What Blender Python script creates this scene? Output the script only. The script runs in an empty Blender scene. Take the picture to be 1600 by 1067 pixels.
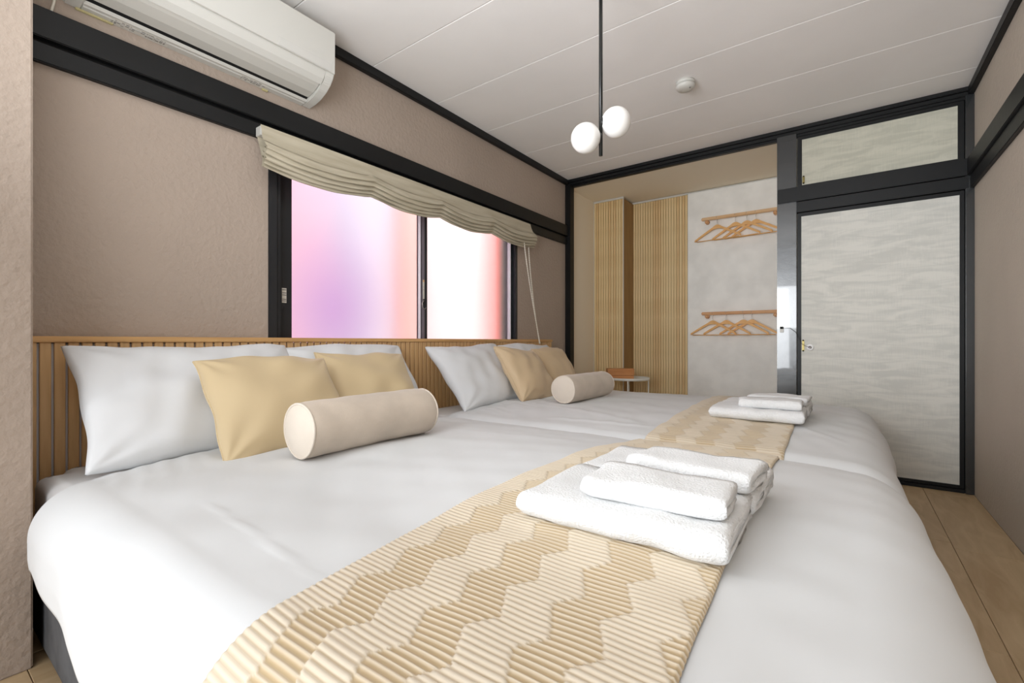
import bpy, bmesh, math, random
import numpy as np
from mathutils import Vector, Matrix, noise

S = bpy.context.scene
C = S.collection
random.seed(7)
rng = np.random.RandomState(7)
R = math.radians

# ------------------------------------------------------------------ camera, light, exposure
cd = bpy.data.cameras.new('camera')
cam = bpy.data.objects.new('camera', cd); C.objects.link(cam)
cd.sensor_width = 36; cd.lens = 719 / 1600 * 36; cd.clip_start = .02
cam.location = (2.115, 0, .9); cam.rotation_euler = (R(90), 0, R(36))
S.camera = cam
S.view_settings.view_transform = 'Standard'; S.view_settings.look = 'None'
S.view_settings.gamma = 1; S.view_settings.use_curve_mapping = False
S.view_settings.exposure = 0.3
S.cycles.diffuse_bounces = 10; S.cycles.max_bounces = 16; S.cycles.sample_clamp_indirect = 8

w = bpy.data.worlds.new('World'); S.world = w; w.use_nodes = True
w.node_tree.nodes['Background'].inputs[0].default_value = (.93, .96, 1.0, 1)
w.node_tree.nodes['Background'].inputs[1].default_value = 1.6

def area(name, loc, rot, sx, sy, power, col):
    l = bpy.data.lights.new(name, 'AREA'); l.shape = 'RECTANGLE'; l.size = sx; l.size_y = sy
    l.energy = power; l.color = col
    o = bpy.data.objects.new(name, l); C.objects.link(o); o.location = loc; o.rotation_euler = rot
    return o
# daylight from the large opening behind the photographer
area('rear_window_light', (-.5, -5.6, .95), (R(94), 0, R(-16)), 3.0, 2.6, 225, (.93, .965, 1))
# unseen fill light added beside the camera to brighten ceiling and far walls
area('ceiling_fill', (1.35, -.1, 1.4), (R(180-52), 0, R(-8)), .8, .8, 21, (.93, .965, 1))
sn = bpy.data.lights.new('sun', 'SUN'); sn.energy = 6; sn.angle = R(3); sn.color = (1, .97, .93)
so_ = bpy.data.objects.new('sun', sn); C.objects.link(so_); so_.rotation_euler = (0, R(27), 0)   # high sun over the roof, on the hoarding outside

# ------------------------------------------------------------------ materials
def lin(c):
    return tuple((v/255/12.92 if v/255 <= .04045 else ((v/255+.055)/1.055)**2.4) for v in c) + (1,)

def mat(name, col, rough=.6, metal=0, bump=0, bscale=60, bdetail=4, vary=0, vscale=4, vstretch=(1,1,1),
        col2=None, coat=0, spec=.5, sheen=0, bstretch=(1,1,1), bdist=.01, sub=0, trans=0):
    m = bpy.data.materials.new(name); m.use_nodes = True
    nt = m.node_tree; p = nt.nodes['Principled BSDF']; L = nt.links
    p.inputs['Base Color'].default_value = lin(col)
    p.inputs['Roughness'].default_value = rough; p.inputs['Metallic'].default_value = metal
    p.inputs['Specular IOR Level'].default_value = spec
    p.inputs['Coat Weight'].default_value = coat
    p.inputs['Sheen Weight'].default_value = sheen
    p.inputs['Transmission Weight'].default_value = trans
    tc = nt.nodes.new('ShaderNodeTexCoord')
    if vary or col2:
        mp = nt.nodes.new('ShaderNodeMapping'); mp.inputs['Scale'].default_value = vstretch
        L.new(tc.outputs['Object'], mp.inputs[0])
        n = nt.nodes.new('ShaderNodeTexNoise'); n.inputs['Scale'].default_value = vscale
        n.inputs['Detail'].default_value = 6
        L.new(mp.outputs[0], n.inputs['Vector'])
        r = nt.nodes.new('ShaderNodeValToRGB')
        r.color_ramp.elements[0].position = .35; r.color_ramp.elements[1].position = .65
        if col2 is None:
            col2 = tuple(max(0, min(255, c*(1-vary))) for c in col)
        r.color_ramp.elements[0].color = lin(col2); r.color_ramp.elements[1].color = lin(col)
        L.new(n.outputs['Fac'], r.inputs[0]); L.new(r.outputs[0], p.inputs['Base Color'])
    if bump:
        mp = nt.nodes.new('ShaderNodeMapping'); mp.inputs['Scale'].default_value = bstretch
        L.new(tc.outputs['Object'], mp.inputs[0])
        n = nt.nodes.new('ShaderNodeTexNoise'); n.inputs['Scale'].default_value = bscale
        n.inputs['Detail'].default_value = bdetail
        L.new(mp.outputs[0], n.inputs['Vector'])
        b = nt.nodes.new('ShaderNodeBump'); b.inputs['Strength'].default_value = bump
        b.inputs['Distance'].default_value = bdist
        L.new(n.outputs['Fac'], b.inputs['Height']); L.new(b.outputs[0], p.inputs['Normal'])
    return m

M = {}
M['wall'] = mat('taupe_plaster', (176, 161, 148), .85, bump=.8, bscale=48, bdetail=5, bdist=.006, vary=.04, vscale=1.5, spec=.25)
M['wall_r'] = mat('taupe_plaster_lightened', (188, 177, 164), .85, bump=.6, bscale=48, bdetail=5, bdist=.006, vary=.04, vscale=1.5, spec=.25)  # greyer plaster tone, lightened to make up for light missing on this wall
M['beige'] = mat('beige_plaster', (234, 225, 206), .85, bump=.2, bscale=60, bdist=.004, spec=.2)
M['ceil'] = mat('ceiling_board', (246, 244, 242), .7, bump=.08, bscale=80, bdist=.003, vary=.02, vscale=2, spec=.25)
M['joint'] = mat('ceiling_joint', (150, 145, 140), .8)
M['black'] = mat('black_lacquer_wood', (20, 21, 22), .45, bump=.18, bscale=30, bstretch=(1, 1, 1), bdist=.003, vary=.25, vscale=3, spec=.32)
M['gloss'] = mat('black_gloss_wood', (38, 41, 43), .27, bump=.25, bscale=14, bdist=.003, vary=.15, vscale=5, spec=.8, coat=.8)
M['plank'] = None
M['white_plaster'] = mat('white_plaster', (247, 247, 243), .8, bump=.3, bscale=25, bdist=.004, vary=.05, vscale=6, spec=.2)
M['slat'] = mat('light_oak_slat', (236, 211, 162), .55, bump=.08, bscale=40, bstretch=(3, 3, .15), bdist=.002,
                col2=(212, 184, 132), vscale=14, vstretch=(6, 6, .35))
M['slat_b'] = mat('light_oak_slat_pale', (234, 210, 162), .55, col2=(218, 192, 142), vscale=14, vstretch=(6, 6, .35))
M['slat_c'] = mat('light_oak_slat_warm', (230, 200, 150), .55, col2=(202, 168, 116), vscale=14, vstretch=(6, 6, .35))
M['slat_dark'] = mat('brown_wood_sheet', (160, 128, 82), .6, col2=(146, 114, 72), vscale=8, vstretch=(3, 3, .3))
M['slat_back'] = mat('slat_backing', (150, 124, 84), .7)
M['head'] = mat('headboard_oak', (212, 174, 124), .5, bump=.06, bscale=40, bstretch=(3, 3, .2), bdist=.002,
                col2=(196, 156, 106), vscale=10, vstretch=(5, 5, .4))
M['head_cap'] = mat('headboard_cap_oak', (214, 172, 116), .45, col2=(196, 152, 98), vscale=10, vstretch=(5, .3, 5))
M['grey_back'] = mat('grey_backing', (186, 186, 188), .7)
M['duvet'] = mat('white_cotton', (215, 217, 218), .85, bump=.10, bscale=9, bdetail=3, bdist=.01, spec=.15, sheen=.1)
M['pillow'] = mat('white_pillowcase', (222, 224, 226), .85, bump=.12, bscale=14, bdist=.008, spec=.15)
M['sheet'] = mat('white_sheet', (228, 228, 228), .85, bump=.15, bscale=12, bdist=.006, spec=.15)
M['cush'] = mat('beige_satin_cotton', (202, 181, 143), .5, bump=.12, bscale=12, bdist=.008, spec=.35, sheen=.2)
M['cush2'] = mat('beige_satin_cotton_warm', (206, 182, 147), .5, bump=.12, bscale=12, bdist=.008, spec=.35, sheen=.2)
M['bol'] = mat('bolster_velour', (204, 190, 174), .9, bump=.35, bscale=260, bdist=.002, vary=.06, vscale=9, spec=.1, sheen=.3)
M['bol_end'] = mat('bolster_end_velour', (214, 203, 189), .9, bump=.35, bscale=260, bdist=.002, vary=.03, vscale=9, spec=.1, sheen=.3)
M['towel'] = mat('white_terry', (224, 225, 225), .95, bump=.8, bscale=230, bdetail=2, bdist=.004, spec=.05, sheen=.3)
M['base'] = mat('grey_felt', (112, 114, 117), .95, bump=.2, bscale=180, bdist=.002, vary=.15, vscale=10, spec=.1)
M['plastic'] = mat('white_plastic', (206, 205, 199), .38, spec=.4)
M['plastic2'] = mat('white_plastic_flap', (200, 198, 191), .35, spec=.4)
M['plastic_grey'] = mat('translucent_display', (206, 205, 200), .25, spec=.5)
M['dark'] = mat('dark_void', (8, 8, 8), .9)
M['white_enamel'] = mat('white_enamel', (248, 248, 248), .3)
M['ink'] = mat('grey_print', (120, 116, 112), .7)
M['labelp'] = mat('label_paper', (214, 210, 200), .6)
M['tape'] = mat('yellow_foam', (196, 186, 140), .8)
M['alu'] = mat('dark_aluminium', (36, 37, 40), .35, spec=.5, vary=.1)
M['alu_w'] = mat('bright_aluminium', (225, 224, 228), .3)
M['alu_p'] = mat('grey_aluminium', (120, 112, 122), .4)
M['steel'] = mat('steel', (190, 190, 188), .25, metal=1)
M['brass'] = mat('brass', (130, 118, 78), .35, metal=1)
M['linen'] = mat('linen_blind', (196, 188, 168), .9, bump=.35, bscale=160, bstretch=(1, .08, 1), bdist=.002,
                 col2=(180, 171, 150), vscale=30, vstretch=(1, .12, 1), spec=.1)
M['cord'] = mat('white_cord', (225, 220, 205), .6)
M['pend'] = mat('black_metal', (24, 26, 25), .3, spec=.5)
M['opal'] = mat('opal_glass', (244, 243, 240), .18, spec=.5)
M['white_metal'] = mat('white_metal', (228, 228, 220), .4)
M['hanger'] = mat('beech_hanger', (238, 192, 130), .4, col2=(230, 178, 112), vscale=12, vstretch=(1, 1, 4))
M['rail'] = mat('beech_rail', (214, 164, 114), .5, col2=(204, 150, 98), vscale=12, vstretch=(.3, 3, 3))
M['rail2'] = mat('pale_beech_rail', (226, 190, 146), .5, col2=(216, 176, 128), vscale=12, vstretch=(.3, 3, 3))
M['boxw'] = mat('orange_wood', (206, 146, 92), .5, col2=(194, 130, 76), vscale=12, vstretch=(.4, 3, 3))

# floor planks
def plank_mat():
    m = bpy.data.materials.new('pale_wood_floor'); m.use_nodes = True
    nt = m.node_tree; L = nt.links; p = nt.nodes['Principled BSDF']
    tc = nt.nodes.new('ShaderNodeTexCoord'); oi = nt.nodes.new('ShaderNodeObjectInfo')
    mp = nt.nodes.new('ShaderNodeMapping'); mp.inputs['Scale'].default_value = (6, 1.1, 1)
    ad = nt.nodes.new('ShaderNodeVectorMath'); ad.operation = 'ADD'
    L.new(tc.outputs['Object'], ad.inputs[0]); L.new(oi.outputs['Random'], ad.inputs[1])
    L.new(ad.outputs[0], mp.inputs[0])
    n = nt.nodes.new('ShaderNodeTexNoise'); n.inputs['Scale'].default_value = 3; n.inputs['Detail'].default_value = 8
    n.inputs['Distortion'].default_value = 1.2
    L.new(mp.outputs[0], n.inputs['Vector'])
    r = nt.nodes.new('ShaderNodeValToRGB')
    r.color_ramp.elements[0].position = .3; r.color_ramp.elements[1].position = .7
    r.color_ramp.elements[0].color = lin((184, 156, 118)); r.color_ramp.elements[1].color = lin((206, 181, 144))
    L.new(n.outputs['Fac'], r.inputs[0])
    hs = nt.nodes.new('ShaderNodeHueSaturation')
    mr = nt.nodes.new('ShaderNodeMapRange'); mr.inputs['To Min'].default_value = .9; mr.inputs['To Max'].default_value = 1.08
    L.new(oi.outputs['Random'], mr.inputs[0]); L.new(mr.outputs[0], hs.inputs['Value'])
    L.new(r.outputs[0], hs.inputs['Color']); L.new(hs.outputs[0], p.inputs['Base Color'])
    p.inputs['Roughness'].default_value = .5
    return m
M['plank'] = plank_mat()

def door_mat(name, hi, lo):      # woven paper: wavy horizontal brush pattern
    m = bpy.data.materials.new(name); m.use_nodes = True
    nt = m.node_tree; L = nt.links; p = nt.nodes['Principled BSDF']
    tc = nt.nodes.new('ShaderNodeTexCoord')
    mp = nt.nodes.new('ShaderNodeMapping'); mp.inputs['Scale'].default_value = (2.2, 1, 11)
    L.new(tc.outputs['Object'], mp.inputs[0])
    n = nt.nodes.new('ShaderNodeTexNoise'); n.inputs['Scale'].default_value = 2.2; n.inputs['Detail'].default_value = 5
    n.inputs['Distortion'].default_value = .9
    L.new(mp.outputs[0], n.inputs['Vector'])
    mp2 = nt.nodes.new('ShaderNodeMapping'); mp2.inputs['Scale'].default_value = (220, 1, 12)
    L.new(tc.outputs['Object'], mp2.inputs[0])
    n2 = nt.nodes.new('ShaderNodeTexNoise'); n2.inputs['Scale'].default_value = 1; n2.inputs['Detail'].default_value = 2
    L.new(mp2.outputs[0], n2.inputs['Vector'])
    mx = nt.nodes.new('ShaderNodeMath'); mx.operation = 'MULTIPLY_ADD'; mx.inputs[1].default_value = .28
    L.new(n2.outputs['Fac'], mx.inputs[0]); L.new(n.outputs['Fac'], mx.inputs[2])
    r = nt.nodes.new('ShaderNodeValToRGB')
    r.color_ramp.elements[0].position = .52; r.color_ramp.elements[1].position = .76
    r.color_ramp.elements[0].color = lin(lo); r.color_ramp.elements[1].color = lin(hi)
    L.new(mx.outputs[0], r.inputs[0]); L.new(r.outputs[0], p.inputs['Base Color'])
    b = nt.nodes.new('ShaderNodeBump'); b.inputs['Strength'].default_value = .15; b.inputs['Distance'].default_value = .002
    L.new(n2.outputs['Fac'], b.inputs['Height']); L.new(b.outputs[0], p.inputs['Normal'])
    p.inputs['Roughness'].default_value = .65; p.inputs['Specular IOR Level'].default_value = .3
    return m
M['door'] = door_mat('woven_paper_door', (222, 221, 213), (206, 206, 199))
M['door2'] = door_mat('woven_paper_upper', (202, 200, 184), (186, 185, 170))

def runner_mat():
    m = bpy.data.materials.new('pleated_satin'); m.use_nodes = True
    nt = m.node_tree; L = nt.links; p = nt.nodes['Principled BSDF']
    at = nt.nodes.new('ShaderNodeAttribute'); at.attribute_name = 'tone'
    r = nt.nodes.new('ShaderNodeValToRGB')
    r.color_ramp.elements[0].color = lin((188, 166, 130)); r.color_ramp.elements[1].color = lin((220, 209, 190))
    L.new(at.outputs['Fac'], r.inputs[0]); L.new(r.outputs[0], p.inputs['Base Color'])
    p.inputs['Roughness'].default_value = .42; p.inputs['Specular IOR Level'].default_value = .4
    p.inputs['Sheen Weight'].default_value = .15
    return m
M['runner'] = runner_mat()

def glass_mat():
    m = bpy.data.materials.new('frosted_glass'); m.use_nodes = True
    p = m.node_tree.nodes['Principled BSDF']
    p.inputs['Transmission Weight'].default_value = 1; p.inputs['Roughness'].default_value = .3
    p.inputs['IOR'].default_value = 1.3; p.inputs['Specular IOR Level'].default_value = .3
    return m
M['frost'] = glass_mat()

# ------------------------------------------------------------------ helpers
def link(name, me, m=None, parent=None, smooth=False):
    if m is not None:
        me.materials.clear(); me.materials.append(m)
    if smooth:
        me.polygons.foreach_set('use_smooth', [True]*len(me.polygons))
    o = bpy.data.objects.new(name, me); C.objects.link(o)
    if parent: o.parent = parent
    return o

def box_bm(bm, a, b, bev=0, seg=2):
    x0, y0, z0 = a; x1, y1, z1 = b
    r = bmesh.ops.create_cube(bm, size=1)
    vs = r['verts']
    for v in vs:
        v.co = Vector(((x0+x1)/2 + v.co.x*(x1-x0), (y0+y1)/2 + v.co.y*(y1-y0), (z0+z1)/2 + v.co.z*(z1-z0)))
    if bev:
        es = list({e for v in vs for e in v.link_edges})
        bmesh.ops.bevel(bm, geom=es, offset=bev, segments=seg, affect='EDGES', clamp_overlap=True)

def box(name, a, b, m, parent=None, bev=0, seg=2, loc=None, smooth=False):
    bm = bmesh.new(); box_bm(bm, a, b, bev, seg)
    me = bpy.data.meshes.new(name); bm.to_mesh(me); bm.free()
    return link(name, me, m, parent, smooth)

def multi(name, boxes, m, parent=None, bev=0):
    bm = bmesh.new()
    for a, b in boxes: box_bm(bm, a, b, bev)
    me = bpy.data.meshes.new(name); bm.to_mesh(me); bm.free()
    return link(name, me, m, parent)

def pyd(name, v, f, m, parent=None, smooth=True):
    me = bpy.data.meshes.new(name); me.from_pydata([tuple(p) for p in v], [], f); me.update()
    bm = bmesh.new(); bm.from_mesh(me); bmesh.ops.recalc_face_normals(bm, faces=bm.faces); bm.to_mesh(me); bm.free()
    return link(name, me, m, parent, smooth)

def tube(name, pts, r, m, parent=None, n=8, closed=False):
    pts = [Vector(p) for p in pts]; N = len(pts); v = []; f = []
    up = Vector((0, 0, 1))
    prev = None
    for i, p in enumerate(pts):
        if closed: t = pts[(i+1) % N] - pts[i-1]
        else: t = pts[min(i+1, N-1)] - pts[max(i-1, 0)]
        t.normalize()
        if prev is None:
            a = t.cross(up)
            if a.length < .05: a = t.cross(Vector((1, 0, 0)))
        else:
            a = prev - t*prev.dot(t)
        a.normalize(); prev = a
        b = t.cross(a)
        rr = r[i] if isinstance(r, (list, tuple)) else r
        for k in range(n):
            an = 2*math.pi*k/n
            v.append(p + (a*math.cos(an) + b*math.sin(an))*rr)
    for i in range(N if closed else N-1):
        j = (i+1) % N
        for k in range(n):
            l = (k+1) % n
            f.append((i*n+k, i*n+l, j*n+l, j*n+k))
    if not closed:
        f.append(tuple(range(n))); f.append(tuple((N-1)*n+k for k in range(n)))
    return pyd(name, v, f, m, parent)

def lathe(name, prof, m, parent=None, n=32, center=(0, 0, 0), axis='z'):
    v = []; f = []
    for (r, z) in prof:
        for k in range(n):
            a = 2*math.pi*k/n
            p = (r*math.cos(a), r*math.sin(a), z)
            if axis == 'y': p = (p[0], p[2], p[1])
            if axis == 'x': p = (p[2], p[0], p[1])
            v.append((p[0]+center[0], p[1]+center[1], p[2]+center[2]))
    for i in range(len(prof)-1):
        for k in range(n):
            l = (k+1) % n
            f.append((i*n+k, i*n+l, (i+1)*n+l, (i+1)*n+k))
    f.append(tuple(range(n))); f.append(tuple((len(prof)-1)*n+k for k in range(n)))
    return pyd(name, v, f, m, parent)

def extr(name, poly, axis, a, b, m, parent=None, smooth=False, bev=0):
    """extrude a 2D polygon along axis; poly gives the other two coords in xyz order"""
    def P(p, t):
        if axis == 'y': return (p[0], t, p[1])
        if axis == 'x': return (t, p[0], p[1])
        return (p[0], p[1], t)
    n = len(poly)
    v = [P(p, a) for p in poly] + [P(p, b) for p in poly]
    f = [tuple(range(n)), tuple(range(2*n-1, n-1, -1))] + [(i, (i+1) % n, n+(i+1) % n, n+i) for i in range(n)]
    me = bpy.data.meshes.new(name); me.from_pydata(v, [], f)
    bm = bmesh.new(); bm.from_mesh(me); bmesh.ops.recalc_face_normals(bm, faces=bm.faces)
    if bev:
        bmesh.ops.bevel(bm, geom=bm.edges[:], offset=bev, segments=2, affect='EDGES', clamp_overlap=True)
    bm.to_mesh(me); bm.free()
    return link(name, me, m, parent, smooth)

def root(name, label, cat, loc=(0, 0, 0), rz=0, group=None):
    o = bpy.data.objects.new(name, None); o.empty_display_size = .05; C.objects.link(o)
    o.location = loc; o.rotation_euler = (0, 0, rz)
    o['label'] = label; o['category'] = cat
    if group: o['group'] = group
    return o

def tag(o, label, cat=None, group=None):
    o['label'] = label
    if cat: o['category'] = cat
    if group: o['group'] = group
    return o

def struct(o, label, cat):
    o['kind'] = 'structure'; o['label'] = label; o['category'] = cat
    return o

def copy_tree(o, parent=None):
    c = o.copy(); C.objects.link(c); c.parent = parent
    for ch in o.children: copy_tree(ch, c)
    return c

def wob(x, y, seed, scale, n=10, aniso=None):
    """smooth random waves, about -1..1"""
    g = np.random.RandomState(seed); s = 0
    for i in range(n):
        a = g.uniform(0, 2*math.pi) if aniso is None else aniso + g.normal(0, .25)
        k = 2*math.pi/scale*g.uniform(.5, 1.6); ph = g.uniform(0, 6.28)
        s = s + np.sin(k*(x*math.cos(a)+y*math.sin(a))+ph)
    return s/math.sqrt(n)*.8

def grid_faces(nu, nv, off=0, flip=False):
    f = []
    for i in range(nu-1):
        for j in range(nv-1):
            q = (off+i*nv+j, off+(i+1)*nv+j, off+(i+1)*nv+j+1, off+i*nv+j+1)
            f.append(q[::-1] if flip else q)
    return f

# ------------------------------------------------------------------ room shell
XR = 2.722; YB = 3.795; ZC = 2.40; YA = 4.61; YN = -1.1
# floor: planks along Y
fl = box('floor', (-.05, YN, -.06), (XR+.05, YA+.05, -.008), mat('subfloor', (110, 92, 70), .9))
struct(fl, 'pale wood-look plank floor around the beds', 'floor')
pw = .228; k = 0
x = XR - 12*pw
for c in range(12):
    x0 = x + c*pw
    y = YN - (0.0, .5, .25, .75)[c % 4]
    y += (3.07 - YN) % .92 if c == 10 else 0
    while y < YA:
        a, b = max(y, YN), min(y+.92, YA)
        if b - a > .05:
            me = bpy.data.meshes.new('plank'); bm = bmesh.new()
            box_bm(bm, (-pw/2+.0008, -(b-a)/2+.0008, -.009), (pw/2-.0008, (b-a)/2-.0008, 0), .0012, 1)
            bm.to_mesh(me); bm.free()
            o = link('plank', me, M['plank'], fl); o.location = (x0+pw/2, (a+b)/2, 0)
        y += .92

# window wall at X=0 with opening
WY0, WY1, WZ0, WZ1 = 1.035, 2.975, .80, 1.80
T = .13
def wall_window():
    bs = [((-T, YN, 0), (0, WY0, ZC)), ((-T, WY1, 0), (0, YA+.1, ZC)),
          ((-T, WY0, 0), (0, WY1, WZ0)), ((-T, WY0, WZ1), (0, WY1, ZC))]
    o = multi('wall_left', bs, M['wall']); return o
wl = struct(wall_window(), 'taupe textured plaster wall with the window, behind the headboard', 'wall')
struct(box('wall_left', (0, YN, 0), (.302, .25, ZC), M['wall'], bev=.004),
       'pale taupe plaster wall end jutting out at the near end of the headboard', 'wall')
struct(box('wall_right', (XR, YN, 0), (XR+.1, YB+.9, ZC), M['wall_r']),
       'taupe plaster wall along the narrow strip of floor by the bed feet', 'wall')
# alcove
struct(box('wall_back', (-.0, YA, 0), (2.80, YA+.08, ZC), M['beige']), 'beige wall at the back of the open closet alcove', 'wall')
struct(box('wall_side', (.0005, YB+.03, 0), (.006, YA, 2.34), M['beige']), 'beige side wall of the open closet alcove', 'wall')
struct(box('wall_partition', (1.80, YB+.05, 0), (1.84, YA, ZC), M['beige']), 'partition between the closet alcove and the papered door', 'wall')
struct(box('ceiling_soffit', (0, YB+.02, 2.338), (1.8, YA, 2.40), M['beige']), 'beige lowered ceiling of the closet alcove', 'ceiling')
# white plaster panel
struct(box('wall_plaster', (.874, YA-.012, 0), (1.80, YA, 2.325), M['white_plaster'], bev=.002),
       'white plaster panel behind the two wooden hanger rails', 'wall')
# ceiling boards
ce = box('ceiling', (-.05, YN, ZC+.006), (XR+.05, YB+.02, ZC+.05), M['joint'])
struct(ce, 'pale grey ceiling of wide boards with thin joints', 'ceiling')
e = 3.525 + .485
y1 = YB
edges = [YB, 3.525] + [3.525-.485*i for i in range(1, 11)]
for i in range(len(edges)-1):
    a, b = edges[i+1], edges[i]
    if b < YN: break
    a = max(a, YN)
    box('panel', (-.02, a+.0022, ZC), (XR+.02, b-.0022, ZC+.012), M['ceil'], ce, bev=.0018, seg=1)

# black trims
def trim(name, boxes, label, m='black', bev=.003):
    o = multi(name, boxes, M[m], bev=bev); struct(o, label, 'trim'); return o
trim('trim_1', [((0, .25, 2.352), (.028, YB-.03, ZC))], 'black strip where the window wall meets the ceiling')
trim('trim_2', [((XR-.028, YN, 2.352), (XR, YB-.03, ZC))], 'black strip where the floor-strip side wall meets the ceiling')
trim('trim_3', [((0, YB-.035, 2.375), (XR, YB+.03, ZC)), ((0, YB-.022, 2.350), (XR, YB+.03, 2.374)),
                ((.055, YB-.008, 2.333), (1.715, YB+.03, 2.350)), ((1.833, YB-.012, 2.333), (2.69, YB+.03, 2.350))],
     'stepped black beam under the ceiling across the closet wall')
trim('trim_4', [((0, .25, 1.875), (.034, YB-.045, 1.972)), ((0, .25, 1.80), (.022, YB-.045, 1.862)), ((0, .25, 1.858), (.006, YB-.045, 1.88))],
     'wide black rail above the window, running along the whole wall')
trim('trim_5', [((XR-.034, YN, 1.875), (XR, YB-.03, 1.975)), ((XR-.02, YN, 1.80), (XR, YB-.03, 1.875))],
     'black rail along the narrow side wall')
trim('trim_6', [((0, YB-.045, 0), (.055, YB+.03, 2.352))], 'black corner post between the window wall and the alcove')
trim('trim_7', [((1.715, YB-.03, 0), (1.833, YB+.06, 2.352))], 'glossy black post beside the papered door', 'gloss')
trim('trim_8', [((1.72, YB-.045, 1.875), (2.70, YB+.03, 1.975)), ((1.833, YB-.032, 1.80), (2.70, YB+.03, 1.872))],
     'black crossbar between the papered door and the panel above it')
trim('trim_9', [((2.683, YB-.03, 0), (XR, YB+.06, 2.352))], 'black corner post at the far side of the papered door', 'gloss')
trim('trim_10', [((1.833, YB-.02, 0), (2.683, YB+.04, .022))], 'black sill under the papered door')
# filler behind the door
struct(box('wall_closet', (1.84, YB+.05, 0), (2.80, YB+.07, ZC), M['dark']), 'dark backing behind the door', 'wall')

# ------------------------------------------------------------------ papered doors
def papered(name, x0, x1, z0, z1, bl, br, bt, bb, y=YB, dm='door'):
    ob = bpy.data.objects.new(name, None); C.objects.link(ob); ob.location = ((x0+x1)/2, y, z0)
    cx = (x0+x1)/2
    f = multi('frame', [((x0-cx, -.012, 0), (x0-cx+bl, .02, z1-z0)), ((x1-cx-br, -.012, 0), (x1-cx, .02, z1-z0)),
                        ((x0-cx+bl, -.012, 0), (x1-cx-br, .02, bb)), ((x0-cx+bl, -.012, z1-z0-bt), (x1-cx-br, .02, z1-z0))],
              M['black'], ob, bev=.002)
    box('panel', (x0-cx+bl, -.006, bb), (x1-cx-br, .012, z1-z0-bt), M[dm], ob)
    return ob
def pull(ob, x, z, h=.055):
    g = multi('pull', [((x-.007, -.012, z), (x+.007, -.006, z+h)), ((x-.004, -.016, z+.006), (x+.004, -.012, z+h-.006))], M['brass'], ob, bev=.0015)
    multi('screw', [((x-.0045, -.0135, z+h-.006), (x+.0045, -.0125, z+h+.003)), ((x-.0045, -.0135, z-.003), (x+.0045, -.0125, z+.006))], M['dark'], g)
d1 = papered('door_1', 1.838, 2.681, .024, 1.797, .022, .020, .024, .02)
struct(d1, 'tall closet door papered in pale grey wavy pattern with black edging', 'door')
pull(d1, -.8430/2+.034, .81, .075)
d2 = papered('door_2', 1.838, 2.681, 1.978, 2.330, .026, .028, .022, .012, dm='door2')
struct(d2, 'low papered panel above the tall closet door', 'door')
pull(d2, -.8430/2+.036, .022, .05)

# cable lock
lk = root('cable_lock', 'small white and chrome cable lock linking the glossy post to the papered door', 'lock', (1.745, YB-.03, .985))
box('post_plate', (-.012, -.008, -.022), (.012, 0, .022), M['plastic'], lk, bev=.003)
box('catch', (-.01, -.014, .004), (.01, -.0085, .019), M['dark'], lk, bev=.002)
lathe('door_plate', [(.0, 0), (.022, 0), (.022, -.006), (.017, -.009), (.0, -.009)], M['white_enamel'], lk, 24, (.167, .022, -.125), 'y')
lathe('keyhole', [(.0, 0), (.009, 0), (.009, -.006), (.0, -.006)], M['steel'], lk, 16, (.167, .012, -.125), 'y')
tube('cable', [(.01, -.012, .008), (.05, -.02, .01), (.085, -.016, -.02), (.105, -.014, -.06), (.118, -.012, -.10), (.145, -.006, -.118), (.165, .004, -.125)], .0013, M['dark'], lk, 6)

# ------------------------------------------------------------------ slatted panels of the alcove
def slats_x(name, x0, x1, y, z1, n, label):
    r = root(name, label, 'wall panel', ((x0+x1)/2, y, 0))
    cx = (x0+x1)/2
    box('backing', (x0-cx, -.004, 0), (x1-cx, 0, z1), M['slat_back'], r)
    p = (x1-x0)/n
    a = bpy.data.meshes.new('slat'); bm = bmesh.new(); box_bm(bm, (-p/2+.0014, -.012, 0), (p/2-.0014, -.004, z1), .0018, 1); bm.to_mesh(a); bm.free()
    c_ = a.copy(); c_.materials.append(M['slat_c']); b = a.copy(); a.materials.append(M['slat']); b.materials.append(M['slat_b'])
    for i in range(n):
        o = bpy.data.objects.new('slat', random.choice((a, a, b, c_))); C.objects.link(o); o.parent = r
        o.location = (x0-cx+p*(i+.5), random.uniform(-.0006, .0006), 0)
    return r
ZS = 2.318
bxr = slats_x('column_casing', .006, .328, 4.352, ZS, 12, 'boxed corner column clad in vertical oak slats, with a plain brown side')
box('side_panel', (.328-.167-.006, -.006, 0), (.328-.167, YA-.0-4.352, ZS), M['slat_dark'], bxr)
box('corner_bead', (.328-.167-.006, -.014, 0), (.328-.167+.001, -.006, ZS), M['plastic_grey'], bxr)
box('edge_bead', (-.167+.006, -.016, 0), (-.167+.011, -.004, ZS), M['plastic'], bxr)
box('top_bead', (-.167+.006, -.018, ZS), (.328-.167+.004, .0, ZS+.018), M['plastic'], bxr)
wp = slats_x('slat_wall_panel', .328, .873, YA-.0, ZS, 21, 'wide oak slat panel on the alcove wall between column and white plaster')
box('top_bead', (-.2725, -.018, ZS), (.2725, 0, ZS+.016), M['plastic'], wp)
struct(box('trim_11', (.873, YA-.018, ZS+.007), (1.80, YA, ZS+.016), M['plastic'], bev=.002), 'thin white bead above the white plaster panel', 'trim')

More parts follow.
